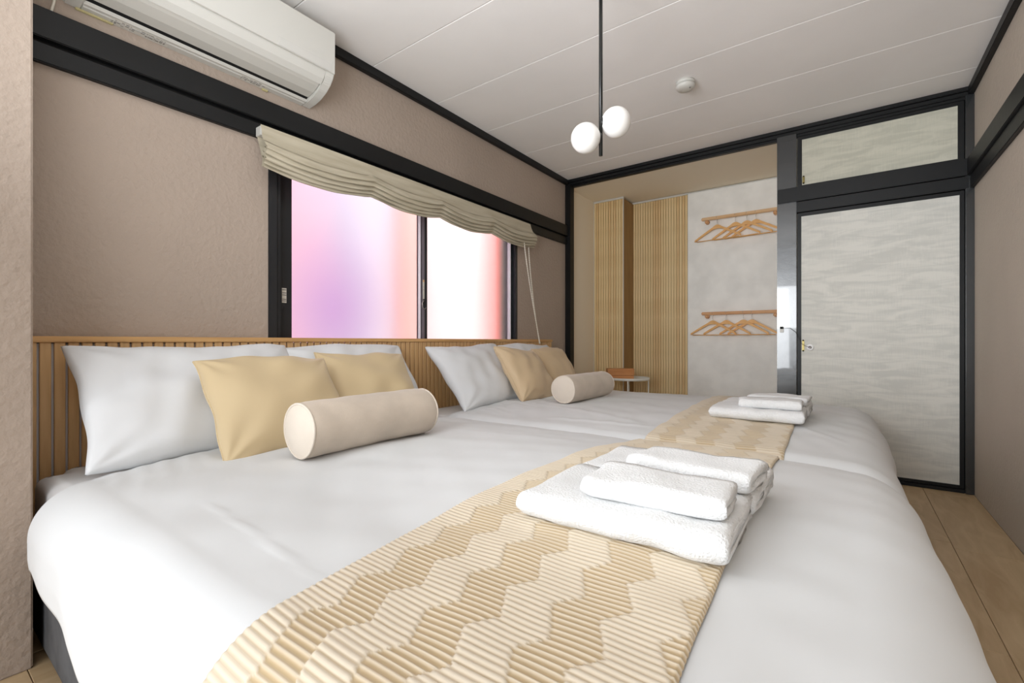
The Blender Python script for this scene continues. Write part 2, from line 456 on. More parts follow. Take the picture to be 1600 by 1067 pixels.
# ------------------------------------------------------------------ hanger rails and hangers
def rail(z, label, m):
    r = root('hanger_rail', label, 'hanger rail', (1.365, YA-.012, z), group='wooden rails on the white plaster panel')
    box('bar', (-.352, -.062, -.014), (.352, -.036, .014), M[m], r, bev=.006, seg=3)
    for sx in (-.305, .255):
        box('bracket', (sx-.017, -.058, -.044), (sx+.017, 0, -.012), M['rail'], r, bev=.008, seg=3)
    return r
rail(2.043, 'pale wooden hanger rail, the upper of two on the white alcove wall', 'rail2')
rail(1.160, 'brown wooden hanger rail, the lower of two on the white alcove wall', 'rail')

def hanger():
    r = root('coat_hanger', 'x', 'hanger')
    # body outline in XZ, z=0 hub top
    def top(x):
        a = abs(x)
        return -.004 - .03*(a/.05)**2 if a < .04 else -.0232 - .55*(a-.04) - .22*(a-.04)**2
    def bot(x):
        a = abs(x)
        return -.040 - .16*(a/.04)**2*.04 if a < .04 else -.0464 - .535*(a-.04) - .15*(a-.04)**2
    xs = np.linspace(-.208, .208, 33)
    up = [(x, top(x)) for x in xs]; dn = [(x, min(bot(x), top(x)-.014)) for x in xs[::-1]]
    extr('body', up+dn, 'y', -.006, .006, M['hanger'], r, bev=.002)
    zb = -.139
    tube('trouser_bar', [(-.19, 0, zb), (.19, 0, zb)], .0042, M['hanger'], r, 8)
    hk = [(0, 0, -.01), (0, 0, .022)]
    for i in range(11):
        a = -math.pi*.5 + i/10*math.pi*1.45
        hk.append((0 , .018*math.cos(a)-.0, .042+.019*math.sin(a)))
    hk2 = [(p[0], p[1], p[2]+.012) if i > 1 else p for i, p in enumerate(hk)]
    tube('hook', hk2, .0015, M['steel'], r, 6)
    lathe('collar', [(.004, -.006), (.004, .008), (.002, .009)], M['white_metal'], r, 10)
    return r
h0 = hanger()
rows = [(2.043, [1.15, 1.304, 1.397, 1.469], 'upper'), (1.160, [1.113, 1.228, 1.369, 1.438], 'lower')]
ords = ['first', 'second', 'third', 'fourth']
first = True
for z, xs, nm in rows:
    for i, x in enumerate(xs):
        o = h0 if first else copy_tree(h0); first = False
        o.location = (x, YA-.012-.050-.006*i*0, z-.060)
        o.rotation_euler = (0, 0, R((-9, -9.5, -9, -9.5)[i]))
        o['label'] = f'beech coat hanger hanging {ords[i]} from the slatted panel on the {nm} rail'
        o['group'] = f'wooden coat hangers on the {nm} rail'

# ------------------------------------------------------------------ side table and box
tb = root('side_table', 'small round white metal tray table in the alcove behind the far bed', 'table', (.475, 4.10, 0))
lathe('tray_top', [(.0, .545), (.186, .545), (.190, .549), (.190, .568), (.187, .568), (.186, .552), (.0, .552)], M['white_metal'], tb, 48)
for a in (20, 110, 200, 290):
    ca, sa = math.cos(R(a)), math.sin(R(a))
    tube('leg', [(ca*.178, sa*.178, .546), (ca*.178, sa*.178, .0)], .006, M['white_metal'], tb, 8)
tube('foot_ring', [(.178*math.cos(R(i*10)), .178*math.sin(R(i*10)), .12) for i in range(36)], .005, M['white_metal'], tb, 6, True)
wb = root('wooden_box', 'small orange-brown wooden box on the round white table', 'box', (.415, 4.045, .552), R(35))
box('body', (-.118, -.045, 0), (.118, .045, .036), M['boxw'], wb, bev=.002)
box('lid', (-.121, -.048, .038), (.121, .048, .098), M['boxw'], wb, bev=.002)

# ------------------------------------------------------------------ window
win = bpy.data.objects.new('window_1', None); C.objects.link(win); win.location = (0, WY0, WZ0)
struct(win, 'sliding window with black frame and frosted panes above the headboard', 'window')
def wb_(y0, y1, z0, z1, x0, x1): return ((x0, y0-WY0, z0-WZ0), (x1, y1-WY0, z1-WZ0))
multi('frame', [wb_(WY0, WY0+.038, WZ0, WZ1, -.11, .008), wb_(WY0+.042, WY0+.060, WZ0, WZ1, -.11, -.004),
                wb_(WY1-.028, WY1, WZ0, WZ1, -.11, .008),
                wb_(WY0, WY1, WZ1-.03, WZ1, -.11, .004), wb_(WY0, WY1, WZ0, WZ0+.03, -.11, .008)], M['alu'], win, bev=.002)
def sash(y0, y1, x, wl_, wr_, ml, mr):
    a, b = WZ0+.03, WZ1-.03
    s = multi('sash', [wb_(y0, y0+wl_, a, b, x-.013, x+.013), wb_(y1-wr_, y1, a, b, x-.013, x+.013),
                       wb_(y0, y1, a, a+.05, x-.013, x+.013), wb_(y0, y1, b-.04, b, x-.013, x+.013)], M['alu'], win, bev=.001)
    me = bpy.data.meshes.new('pane'); bm = bmesh.new()
    box_bm(bm, *wb_(y0+wl_-.004, y1-wr_+.004, a+.046, b-.036, x-.002, x+.002)); bm.to_mesh(me); bm.free()
    link('pane', me, M['frost'], s)
    return s
s1 = sash(1.085, 2.03, -.072, .092, .03, 0, 0)
s2 = sash(1.985, 2.948, -.035, .048, .026, 0, 0)
# bright and grey strips on the near stiles
multi('weather_strip', [wb_(1.982, 1.986, WZ0+.03, WZ1-.03, -.05, -.030), wb_(2.918, 2.922, WZ0+.05, WZ1-.05, -.05, -.020)], M['alu_w'], s2)
multi('stile_face', [wb_(1.987, 2.008, WZ0+.03, WZ1-.03, -.022, -.0205)], M['alu_p'], s2)
la = multi('latch', [wb_(1.995, 2.02, 1.105, 1.165, -.0205, -.006), wb_(1.975, 2.0, 1.13, 1.15, -.016, -.004)], M['alu'], s2, bev=.003)
tube('lever', [(-.004, 1.99-WY0, 1.155-WZ0), (.004, 1.975-WY0, 1.152-WZ0), (.006, 1.965-WY0, 1.135-WZ0), (.006, 1.967-WY0, 1.11-WZ0), (.004, 1.985-WY0, 1.10-WZ0), (0, 2.0-WY0, 1.112-WZ0)], .003, M['steel'], la, 8)
tl = box('sticker', *wb_(1.993, 2.006, 1.165, 1.285, -.0203, -.0196), M['labelp'], s2)
box('print', *wb_(1.994, 2.005, 1.272, 1.284, -.0196, -.0193), M['hanger'], tl)
multi('print', [wb_(1.994, 2.005, z, z+.0015, -.0196, -.0193) for z in (1.24, 1.222)], M['ink'], tl)
tl2 = box('sticker', *wb_(1.128, 1.150, 1.085, 1.155, -.0585, -.0578), M['labelp'], s1)
multi('print', [wb_(1.129, 1.149, z, z+.004, -.0578, -.0575) for z in (1.145, 1.13, 1.12, 1.10, 1.092)], M['ink'], tl2)

# things outside, seen blurred through the frosted glass
def ext_mat():
    m = bpy.data.materials.new('painted_hoarding'); m.use_nodes = True
    nt = m.node_tree; L = nt.links; p = nt.nodes['Principled BSDF']
    tc = nt.nodes.new('ShaderNodeTexCoord')
    n = nt.nodes.new('ShaderNodeTexNoise'); n.inputs['Scale'].default_value = 2.2; n.inputs['Detail'].default_value = 2
    L.new(tc.outputs['Object'], n.inputs['Vector'])
    sp = nt.nodes.new('ShaderNodeSeparateXYZ'); L.new(tc.outputs['Object'], sp.inputs[0])
    ma = nt.nodes.new('ShaderNodeMath'); ma.operation = 'MULTIPLY_ADD'; ma.inputs[1].default_value = .45
    L.new(n.outputs['Fac'], ma.inputs[0]); L.new(sp.outputs['Y'], ma.inputs[2])
    mr = nt.nodes.new('ShaderNodeMapRange'); mr.inputs['From Min'].default_value = 1.7; mr.inputs['From Max'].default_value = 4.4
    L.new(ma.outputs[0], mr.inputs[0])
    r = nt.nodes.new('ShaderNodeValToRGB'); cr = r.color_ramp
    cr.elements[0].position = .02; cr.elements[0].color = lin((230, 178, 196))
    cr.elements[1].position = 1; cr.elements[1].color = lin((252, 246, 248))
    for pos, c in ((.14, (226, 188, 208)), (.24, (198, 192, 214)), (.36, (224, 216, 236)), (.5, (240, 222, 230)), (.6, (248, 226, 230)), (.75, (252, 244, 248))):
        e = cr.elements.new(pos); e.color = lin(c)
    L.new(mr.outputs[0], r.inputs[0])
    # a lilac patch painted low on the boards
    mp = nt.nodes.new('ShaderNodeMapping'); mp.inputs['Location'].default_value = (0, -2.05*1.9, -1.15*1.4); mp.inputs['Scale'].default_value = (0, 1.9, 1.4)
    L.new(tc.outputs['Object'], mp.inputs[0])
    g = nt.nodes.new('ShaderNodeTexGradient'); g.gradient_type = 'SPHERICAL'; L.new(mp.outputs[0], g.inputs[0])
    mx = nt.nodes.new('ShaderNodeMix'); mx.data_type = 'RGBA'
    L.new(g.outputs['Fac'], mx.inputs['Factor']); L.new(r.outputs[0], mx.inputs[6]); mx.inputs[7].default_value = lin((190, 150, 204))
    L.new(mx.outputs[2], p.inputs['Base Color']); p.inputs['Roughness'].default_value = .9
    return m
ex = box('exterior_wall', (-1.15, .2, -.5), (-1.05, 8, 3.0), ext_mat())
struct(ex, 'pastel painted hoarding outside, blurred by the frosted panes', 'wall')
eg = box('exterior_ground', (-1.05, -2, -.5), (-T, 8, -.4), mat('pale_paving', (190, 186, 180), .9))
struct(eg, 'pale paving of the alley outside the window', 'ground')
M['red'] = mat('red_paint', (240, 110, 100), .6)
M['pinkb'] = mat('salmon_paint', (246, 184, 172), .8)
M['olive'] = mat('olive_post', (104, 98, 80), .8)
M['tanp'] = mat('tan_post', (232, 212, 188), .8)
tag(box('board', (-1.0, 3.86, -.4), (-.97, 4.10, 2.9), M['red']), 'red upright board outside the far pane, blurred by frosted glass', 'board')
tag(box('post', (-.24, 3.06, -.4), (-.17, 3.2, 2.4), M['olive']), 'olive-brown post outside at the far edge of the window', 'post')
tag(box('board', (-1.0, 2.62, -.4), (-.97, 2.82, 2.9), M['pinkb']), 'salmon upright board outside by the middle of the window', 'board')
tag(box('post', (-.21, 2.125, -.4), (-.17, 2.16, 2.4), M['tanp']), 'tan post outside behind the meeting stile of the window', 'post')

# ------------------------------------------------------------------ roman blind
def blind():
    r = root('roman_blind', 'oatmeal linen roman blind drawn up in scalloped folds over the window', 'blind', (0, .97, 1.84))
    Y0, Y1 = 0, 2.10
    box('head_rail', (.024, 0, -.045), (.066, Y1-.01, -.004), M['plastic'], r, bev=.002)
    ny = 190; ys = np.linspace(Y0, Y1, ny)
    cus = np.array([-.06, .56, 1.07, 1.58, 2.16])
    sag = np.zeros(ny)
    for i in range(4):
        m = (ys >= cus[i]) & (ys <= cus[i+1]); t = (ys[m]-cus[i])/(cus[i+1]-cus[i])
        sag[m] = np.sin(math.pi*t)**.8*(.036, .030, .03, .034)[i]
    # profile of folds: lips
    lips = [(.122, -.098), (.118, -.122), (.110, -.143), (.101, -.160), (.09, -.172)]
    prof = [(.067, 0, 0), (.072, -.03, .15), (.085, -.055, .4), (.108, -.08, .8), (.1215, -.094, 1)]
    for k, (lx, lz) in enumerate(lips):
        prof += [(lx, lz, 1), (lx-.003, lz-.0035, 1), (lx-.007, lz-.001, 1)]
        if k < len(lips)-1:
            nx, nz = lips[k+1]
            prof += [(lx-.014, lz+.022, .9), (lx-.019, lz+.032, .8), (lx-.022, lz+.028, .8), (nx-.004, nz+.015, 1), (nx, nz+.004, 1)]
    prof += [(.078, -.15, .9), (.06, -.10, .6), (.045, -.05, 0)]
    P = np.array(prof); n = len(P)
    V = []
    for i, y in enumerate(ys):
        e = min(1, (y-Y0)/.03)
        for k in range(n):
            px, pz, s = P[k]
            jit = .0016*math.sin(y*9+k*.7)+.0012*math.sin(y*23+k*1.3)
            # near the cords (cusps) the fabric is pulled in
            pull_ = 1-.14*math.exp(-min(abs(y-c) for c in cus[1:4])**2/.0012) if 5 < k else 1
            V.append((.06+(px-.06)*pull_+jit*s, y + s*(.02 if i == ny-1 else 0)*1 + (math.sin(k*1.9)*.004 if i in (0, ny-1) else 0), pz - sag[i]*s*(1 + .04*k/n) + .0012*math.sin(y*31+k)*s))
    pyd('fabric', V, grid_faces(ny, n), M['linen'], r)
    o = r.children[-1]
    so = o.modifiers.new('s', 'SOLIDIFY'); so.thickness = .0016
    # beaded loop cord
    cd_ = []
    for i in range(16):
        t = i/15; cd_.append((.085-.03*t*0, 2.045 + .16*t**1.4, -.165 - .79*t))
    cd2 = []
    for i in range(16):
        t = i/15; cd2.append((.10, 1.965 + .225*t**1.2, -.17 - .785*t))
    loop = cd_ + cd2[::-1]
    dense = []
    for i in range(len(loop)-1):
        a, b = Vector(loop[i]), Vector(loop[i+1]); m = 6
        for j in range(m): dense.append(a.lerp(b, j/m))
    dense.append(Vector(loop[-1]))
    rad = [.0052 if i % 2 else .0028 for i in range(len(dense))]
    tube('bead_cord', dense, rad, M['cord'], r, 6)
    return r
blind()

# ------------------------------------------------------------------ air conditioner
ac = root('air_conditioner', 'white wall-mounted air conditioner above the black rail', 'air conditioner', (0, .36, 2.03))
L_ = .875
body = [(0, 0), (.030, 0), (.048, .012), (.060, .03), (.066, .05), (.15, .058), (.168, .046), (.19, .064), (.203, .092), (.203, .285), (.19, .295), (0, .295)]
extr('body', body, 'y', .045, L_-.045, M['plastic'], ac)
# end caps with the full outline
cap = [(0, 0), (.055, .004), (.10, .014), (.145, .032), (.178, .055), (.198, .078), (.206, .095), (.206, .288), (.195, .296), (0, .296)]
extr('end_cap', cap, 'y', 0, .045, M['plastic'], ac, bev=.004)
extr('end_cap', cap, 'y', L_-.045, L_, M['plastic'], ac, bev=.004)
extr('front_panel', [(.203, .098), (.212, .098), (.2135, .285), (.205, .292), (.203, .292)], 'y', .0, L_-.001, M['plastic'], ac, bev=.002)
extr('flap', [(.066, .0185), (.110, .026), (.148, .042), (.186, .072), (.196, .088), (.192, .088), (.182, .076), (.145, .047), (.108, .031), (.066, .0225)], 'y', .048, L_-.048, M['plastic2'], ac)
extr('air_slot', [(.046, .013), (.066, .022), (.066, .05), (.05, .05)], 'y', .046, L_-.046, M['dark'], ac)
extr('intake_strip', [(0, .0), (.045, .004), (.050, .012), (0, .012)], 'y', .044, L_-.044, M['plastic2'], ac)
box('display_panel', (.2125, L_-.26, .100), (.2139, L_-.02, .138), M['plastic_grey'], ac, bev=.0005)
random.seed(3)
def warn(y0, y1, n, nm):
    s = extr(nm, [(.008, -.0002), (.038, .0028), (.038, .0022), (.008, -.0010)], 'y', y0, y1, M['labelp'], ac)
    bl = []
    y = y0+.006
    while y < y1-.01:
        wd = random.uniform(.003, .012)
        for q in range(3):
            if random.random() < .7:
                xx = .013+q*.008
                bl.append(((xx, y, -.0016+.0031*(xx-.008)/.03), (xx+random.uniform(.002, .005), y+wd, .0001+.0031*(xx-.008)/.03)))
        y += wd+random.uniform(.001, .004)
    multi('print', bl, M['ink'], s)
warn(.115, .29, 8, 'warning_label'); warn(.545, .66, 8, 'warning_label')
box('foam_tape', (.0, .03, -.006), (.012, .13, .0005), M['tape'], ac, bev=.002)
box('foam_tape', (.0, .645, -.008), (.012, .67, .0005), M['tape'], ac, bev=.002)
tag(tube('power_cord', [(.012, .33, 2.20), (.012, .322, 2.12), (.014, .335, 2.06), (.014, .339, 2.02), (.012, .333, 1.985), (.012, .330, 1.972)], .004, M['cord'], None, 8),
    'white cable hanging between the air conditioner and the black rail', 'cable')

# ------------------------------------------------------------------ pendant lamp and smoke detector
pl = root('pendant_lamp', 'black rod pendant lamp with two opal glass globes', 'lamp', (1.338, 1.66, ZC))
lathe('canopy', [(0, 0), (.05, 0), (.05, -.02), (.045, -.024), (0, -.024)], M['pend'], pl, 32)
tube('rod', [(0, 0, -.02), (0, 0, -.774)], .0075, M['pend'], pl, 14)
gl = 0.0575
rv = Vector((.809, .588, 0))
def globe(c, side, nm):
    cx = Vector((0, 0, c[1])) + rv*c[0]
    g = lathe(nm, [(gl*math.sin(a), gl*math.cos(a)) for a in np.linspace(0.001, math.pi-.001, 28)], M['opal'], pl, 40, tuple(cx))
    d = (Vector((0, 0, c[1])) - cx).normalized()
    tube('socket', [cx + d*(gl-.006), cx+d*(gl+.002), cx+d*(gl+.003), Vector((0, 0, c[1]))], [.019, .019, .011, .006], M['pend'], g, 16)
globe((-.059, -.705), -1, 'globe')
globe((.059, -.643), 1, 'globe')
sd = root('smoke_detector', 'small round white smoke detector on the ceiling', 'smoke detector', (1.362, 2.74, ZC))
lathe('base', [(0, 0), (.052, 0), (.052, -.018), (0, -.018)], M['plastic'], sd, 36)
lathe('slot_ring', [(0, -.018), (.047, -.018), (.047, -.021), (0, -.021)], M['ink'], sd, 36)
lathe('cover', [(0, -.021), (.052, -.021), (.052, -.030), (.044, -.042), (.02, -.046), (0, -.046)], M['plastic'], sd, 36)
lathe('indicator', [(0, -.044), (.004, -.044), (.004, -.048), (0, -.048)], M['ink'], sd, 10, (.028, -.01, .001))

# ------------------------------------------------------------------ headboard
hb = root('headboard', 'long oak headboard of narrow vertical slats behind both beds', 'headboard', (0, .262, 0))
HL = 3.155
box('backing', (.004, 0, .05), (.044, HL, .893), M['grey_back'], hb)
box('cap', (.002, -.004, .897), (.064, HL+.004, .917), M['head_cap'], hb, bev=.003)
p = HL/95
me = bpy.data.meshes.new('slat'); bm = bmesh.new(); box_bm(bm, (.044, -p/2+.0034, .05), (.056, p/2-.0032, .897), .0015, 1); bm.to_mesh(me); bm.free(); me.materials.append(M['head'])
for i in range(95):
    o = bpy.data.objects.new('slat', me); C.objects.link(o); o.parent = hb; o.location = (random.uniform(-.0005, .0005), p*(i+.5), 0)

# ------------------------------------------------------------------ beds
def rbox(name, a, b, m, parent, rad, h_bev, n=6):
    bm = bmesh.new(); box_bm(bm, a, b)
    ve = [e for e in bm.edges if abs(e.verts[0].co.z-e.verts[1].co.z) > .01]
    bmesh.ops.bevel(bm, geom=ve, offset=rad, segments=n, affect='EDGES')
    he = [e for e in bm.edges if abs(e.verts[0].co.z-e.verts[1].co.z) < 1e-6 and len(e.link_faces) == 2 and
          any(len(f.verts) > 4 for f in e.link_faces)]
    bmesh.ops.bevel(bm, geom=he, offset=h_bev, segments=4, affect='EDGES', profile=.5)
    me = bpy.data.meshes.new(name); bm.to_mesh(me); bm.free()
    return link(name, me, m, parent, True)
def bed(y0, y1, label):
    r = root('bed', label, 'bed', (.08, y0, 0))
    rbox('base', (0, 0, .03), (2.0, y1-y0, .30), M['base'], r, .05, .012)
    rbox('mattress', (-.015, .005, .302), (1.99, y1-y0-.005, .492), M['sheet'], r, .07, .035)
    for x in (.1, 1.88):
        for y in (.12, y1-y0-.12):
            lathe('foot', [(0, 0), (.025, 0), (.025, .034), (0, .034)], M['dark'], r, 16, (x, y, 0))
bed(.272, 1.745, 'near double bed with grey fabric base beside the jutting wall end')
bed(1.79, 3.36, 'far double bed in front of the closet alcove')

class Drape:
    def __init__(s, x0, x1, y0, y1, Rs, Ls, z0, dome, seed):
        s.x0, s.x1, s.y0, s.y1 = x0, x1, y0, y1     # inner flat rectangle
        s.R = Rs; s.L = Ls                           # (head, foot, near, far)
        s.z0, s.dome, s.seed = z0, dome, seed
    def size(s, nx, ny, table):
        return np.where(nx < 0, table[0], table[1])*nx*nx + np.where(ny < 0, table[2], table[3])*ny*ny
    def top(s, x, y):
        yc = (s.y0+s.y1)/2; hw = (s.y1-s.y0)/2+.06
        t = np.clip((y-yc)/hw, -1, 1)
        xc = np.clip((x-(s.x1-.25))/.3, 0, 1)
        hd = np.clip((.55-x)/.3, 0, 1)
        z = s.z0 + s.dome*(1-np.abs(t)**2.4) - .018*xc**2 - .015*hd
        z = z + .0035*wob(x, y, s.seed, .45) + .0016*wob(x, y, s.seed+1, .16)
        z = z + .0018*wob(x, y, s.seed+5, .07, aniso=1.35)*np.clip((.75-x)/.3, 0, 1)
        return z
    def map(s, X, Y):
        px = np.clip(X, s.x0, s.x1); py = np.clip(Y, s.y0, s.y1)
        dx, dy = X-px, Y-py
        h = np.hypot(dx, dy)+1e-9
        nx, ny = dx/h, dy/h
        d = np.maximum(np.abs(dx), np.abs(dy))
        d = d*(1+np.clip((-ny), 0, 1)*.30*np.clip((px-.45)/.6, 0, 1)**.8)
        Rr = np.where(h > 1e-6, s.size(nx, ny, s.R), .1)
        Rr = np.maximum(Rr, .03)
        a = np.minimum(d/Rr, math.pi/2)
        hor = Rr*np.sin(a); ver = Rr*(1-np.cos(a))
        ex_ = np.maximum(d-Rr*math.pi/2, 0)
        # arc position around the edge for ripples
        arc = px*1.0+py*1.0+np.arctan2(ny, nx)*.12
        rip = (.010*wob(arc, arc*.0, s.seed+9, .55) + .005*wob(arc, arc*0, s.seed+10, .23))
        drop = np.clip((ver+ex_)/.2, 0, 1)
        hor = hor + rip*drop - .10*np.maximum(ex_-.05, 0)
        z = s.top(px, py) - ver - ex_
        return px+nx*hor, py+ny*hor, z

def duvet(D, label, nx=150, ny=150, crease=None):
    X = np.concatenate([np.linspace(D.x0-D.L[0], D.x0, 14)[:-1], np.linspace(D.x0, D.x1, nx), np.linspace(D.x1, D.x1+D.L[1], 34)[1:]])
    Y = np.concatenate([np.linspace(D.y0-D.L[2], D.y0, 34)[:-1], np.linspace(D.y0, D.y1, ny), np.linspace(D.y1, D.y1+D.L[3], 24)[1:]])
    gx, gy = np.meshgrid(X, Y, indexing='ij')
    # scale corner overhangs so that d = max(...) is continuous between unlike sides
    px, py, pz = D.map(gx, gy)
    if crease:
        for (cx0, cy0, cx1, cy1, hgt, wd) in crease:
            t = (gx-cx0)/(cx1-cx0); yc = cy0+(cy1-cy0)*t
            m = np.exp(-((gy-yc)/wd)**2)*np.clip(t*5, 0, 1)*np.clip((1-t)*5, 0, 1)*((t > 0) & (t < 1))
            pz = pz + hgt*m
    V = np.stack([px, py, pz], -1).reshape(-1, 3)
    o = pyd('duvet', V, grid_faces(len(X), len(Y)), M['duvet'])
    so = o.modifiers.new('s', 'SOLIDIFY'); so.thickness = .022; so.offset = -1
    # make sure the normals point up
    me = o.data
    if me.polygons[len(me.polygons)//2].normal.z < 0: me.flip_normals()
    tag(o, label, 'duvet')
    return o
D1 = Drape(.42, 2.13, .348, 1.70, (.10, .155, .125, .075), (.13, .40, .27, .15), .512, .042, 11)
D2 = Drape(.40, 2.12, 1.86, 3.40, (.10, .155, .075, .13), (.13, .40, .15, .30), .512, .030, 31)
duvet(D1, 'white duvet on the near bed, hanging over its grey base',
      crease=[(.88, .445, 1.47, .41, .0026, .004), (.5, 1.25, 1.4, 1.5, .002, .03)])
duvet(D2, 'white duvet on the far bed, in front of the alcove',
      crease=[(.9, 1.95, 1.45, 2.0, .006, .02), (.7, 2.25, 1.4, 2.05, .004, .03), (1.95, 2.3, 2.13, 2.1, .004, .03)])

# ------------------------------------------------------------------ bed runners
def runner(D, xl, xr, ya, yb, label, dy, dx, amp=1.0, seed=0):
    ys = np.arange(ya, yb, dy); us = np.linspace(0, 1, int((.5)/dx)+1)
    gy, gu = np.meshgrid(ys, us, indexing='ij')
    XL = np.interp(gy, [a for a, _ in xl], [b for _, b in xl]); XRr = np.interp(gy, [a for a, _ in xr], [b for _, b in xr])
    gx = XL + (XRr-XL)*gu
    e = 1e-3
    P = np.stack(D.map(gx, gy), -1)
    Px = np.stack(D.map(gx+e, gy), -1)-P; Py = np.stack(D.map(gx, gy+e), -1)-P
    N = np.cross(Px, Py); N /= np.linalg.norm(N, axis=-1, keepdims=True)
    # pattern
    w_ = gu*.5
    per = .095; tz = (gy/per) % 1
    tri = np.where(tz < .62, tz/.62, (1-tz)/.38)          # saw-like teeth
    band = ((w_ + .030*tri + .0 + .010*np.floor(gy/per)*0) / .142) % 1
    cream = (band < .52).astype(float)
    edge = np.minimum(np.minimum(np.abs(band-.52), band), 1-band)*.142
    pit = .0102
    gg = np.where(gy < D.y0, D.y0-(D.y0-gy)*(1.3 if D.L[2] > .2 else 1), gy)
    f = (gg/pit) % 1
    rid_c = np.abs(np.sin(math.pi*f))**.6                  # broad ridges with a narrow groove
    rid_t = np.abs(np.sin(math.pi*(f+.35)))**5              # thin ridges in broad valleys
    sm = np.clip(edge/.004, 0, 1)
    h = np.where(cream > 0, .0010+.0026*rid_c*(.5+.5*sm), .0006+.0026*rid_t*(.4+.6*sm))
    tone = np.where(cream > 0, .15+.85*rid_c, .02+.85*rid_t)
    P = P + N*(.008+h*amp)[..., None]
    nU = len(us)
    # turned edge down to the duvet on each long side
    P[:, 0] -= N[:, 0]*.006; P[:, -1] -= N[:, -1]*.006
    V = P.reshape(-1, 3)
    n0, n1 = P.shape[:2]
    idx = np.arange(n0*n1).reshape(n0, n1)
    F = np.stack([idx[:-1, :-1], idx[1:, :-1], idx[1:, 1:], idx[:-1, 1:]], -1).reshape(-1, 4)[:, ::-1]
    me = bpy.data.meshes.new('bed_runner')
    me.vertices.add(len(V)); me.vertices.foreach_set('co', V.ravel())
    me.loops.add(F.size); me.loops.foreach_set('vertex_index', F.ravel().astype(np.int32))
    me.polygons.add(len(F)); me.polygons.foreach_set('loop_start', np.arange(0, F.size, 4, dtype=np.int32))
    me.update(); me.validate()
    at = me.attributes.new('tone', 'FLOAT', 'POINT'); at.data.foreach_set('value', tone.ravel())
    o = link('bed_runner', me, M['runner'], None, True)
    if me.polygons[len(me.polygons)//2].normal.z < 0: me.flip_normals()
    tag(o, label, 'bed runner')
    return o
runner(D1, [(.0, 1.46), (.3, 1.465), (.8, 1.453), (1.3, 1.45), (1.85, 1.475)], [(.0, 2.0), (.4, 1.975), (1.2, 1.95), (1.85, 1.935)], .09, 1.80,
       'pleated cream and tan zigzag bed runner across the near bed', .0016, .0034)
runner(D2, [(1.7, 1.46), (2.2, 1.45), (3.3, 1.40), (3.7, 1.42)], [(1.7, 1.945), (3.7, 1.915)], 1.76, 3.62,
       'pleated tan bed runner across the far bed', .0024, .005, .8)

# ------------------------------------------------------------------ pillows, cushions
def pillow_mesh(W, H, Tk, pinch, seed, p=.46, wr=.004, n=56):
    t = np.linspace(-1, 1, n); t = np.sin(t*math.pi/2)*.6+t*.4
    u, v = np.meshgrid(t, t, indexing='ij')
    cx = 1-pinch*(1-v*v)**.9; cy = 1-pinch*1.1*(1-u*u)**.9
    x = u*W/2*cx; y = v*H/2*cy
    x = x + .003*np.sin(v*7+seed)*np.abs(u)**3; y = y + .003*np.sin(u*8+seed*2)*np.abs(v)**3 + .010*np.sin(u*3.1+seed)*np.abs(v)**3*(v > 0)
    th = ((1-u**2).clip(0)*(1-v**2).clip(0))**p
    base = Tk/2*th
    a = wob(x, y, seed, .16)*wr; b = wob(x, y, seed+1, .16)*wr
    # creases radiating from the corners
    rad = 0
    for sx in (-1, 1):
        for sy in (-1, 1):
            dx, dy = (u-sx), (v-sy); r = np.hypot(dx, dy); an = np.arctan2(dy*sy*-1, dx*sx*-1)
            rad = rad + np.sin(an*9+seed)*np.exp(-(r/.36)**2)*r*.028
    zf = base + (a+rad)*th**.5; zb = -base*.85 + (b-rad)*th**.5
    zf = zf - .004*0
    V = np.concatenate([np.stack([x, y, zf], -1).reshape(-1, 3), np.stack([x, y, zb], -1).reshape(-1, 3)])
    f = grid_faces(n, n) + grid_faces(n, n, n*n, True)
    me = bpy.data.meshes.new('pillow'); me.from_pydata([tuple(q) for q in V], [], f)
    bm = bmesh.new(); bm.from_mesh(me); bmesh.ops.remove_doubles(bm, verts=bm.verts, dist=1e-5)
    bmesh.ops.recalc_face_normals(bm, faces=bm.faces); bm.to_mesh(me); bm.free()
    # outline for the seam
    ol = [(x[i, 0], y[i, 0]) for i in range(n)] + [(x[-1, j], y[-1, j]) for j in range(1, n)] + \
         [(x[i, -1], y[i, -1]) for i in range(n-2, -1, -1)] + [(x[0, j], y[0, j]) for j in range(n-2, 0, -1)]
    return me, ol
def pillow(name, c, W, H, Tk, lean, roll, yaw, m, label, cat, group, pinch=.05, seed=1, seam=True, p=.38, bend=0, wr=.006):
    """c = centre; width along +Y, height leaning back toward -X by `lean` degrees from vertical; front faces +X"""
    me, ol = pillow_mesh(W, H, Tk, pinch, seed, p, wr)
    # bend: pillow sags (curves) a little around its width axis
    for vtx in me.vertices:
        q = vtx.co; q.z -= bend*(q.y/(H/2))**2*.5 + 0
    o = link(name, me, m, None, True)
    ax = Vector((0, 1, 0)); ay = Vector((-math.sin(R(lean)), 0, math.cos(R(lean)))); az = ax.cross(ay)
    rot = Matrix((ax, ay, az)).transposed()
    rot = Matrix.Rotation(R(yaw), 3, 'Z') @ rot @ Matrix.Rotation(R(roll), 3, 'Z')
    o.matrix_world = Matrix.Translation(c) @ rot.to_4x4()
    tag(o, label, cat, group)
    if seam:
        s = tube('seam', [(a, b, -bend*(b/(H/2))**2*.5) for a, b in ol[::2]], .0022, m, o, 6, True)
    return o
G1 = 'white pillows against the headboard'
pillow('pillow', (.255, .70, .700), .72, .46, .19, 40, 0, 0, M['pillow'], 'large white pillow nearest the jutting wall end', 'pillow', G1, .05, 5, False, .36, 0, .007)
pillow('pillow', (.225, 1.35, .695), .70, .46, .17, 36, 1, 0, M['pillow'], 'white pillow behind the second beige cushion of the near bed', 'pillow', G1, .06, 8, False, .36, 0, .007)
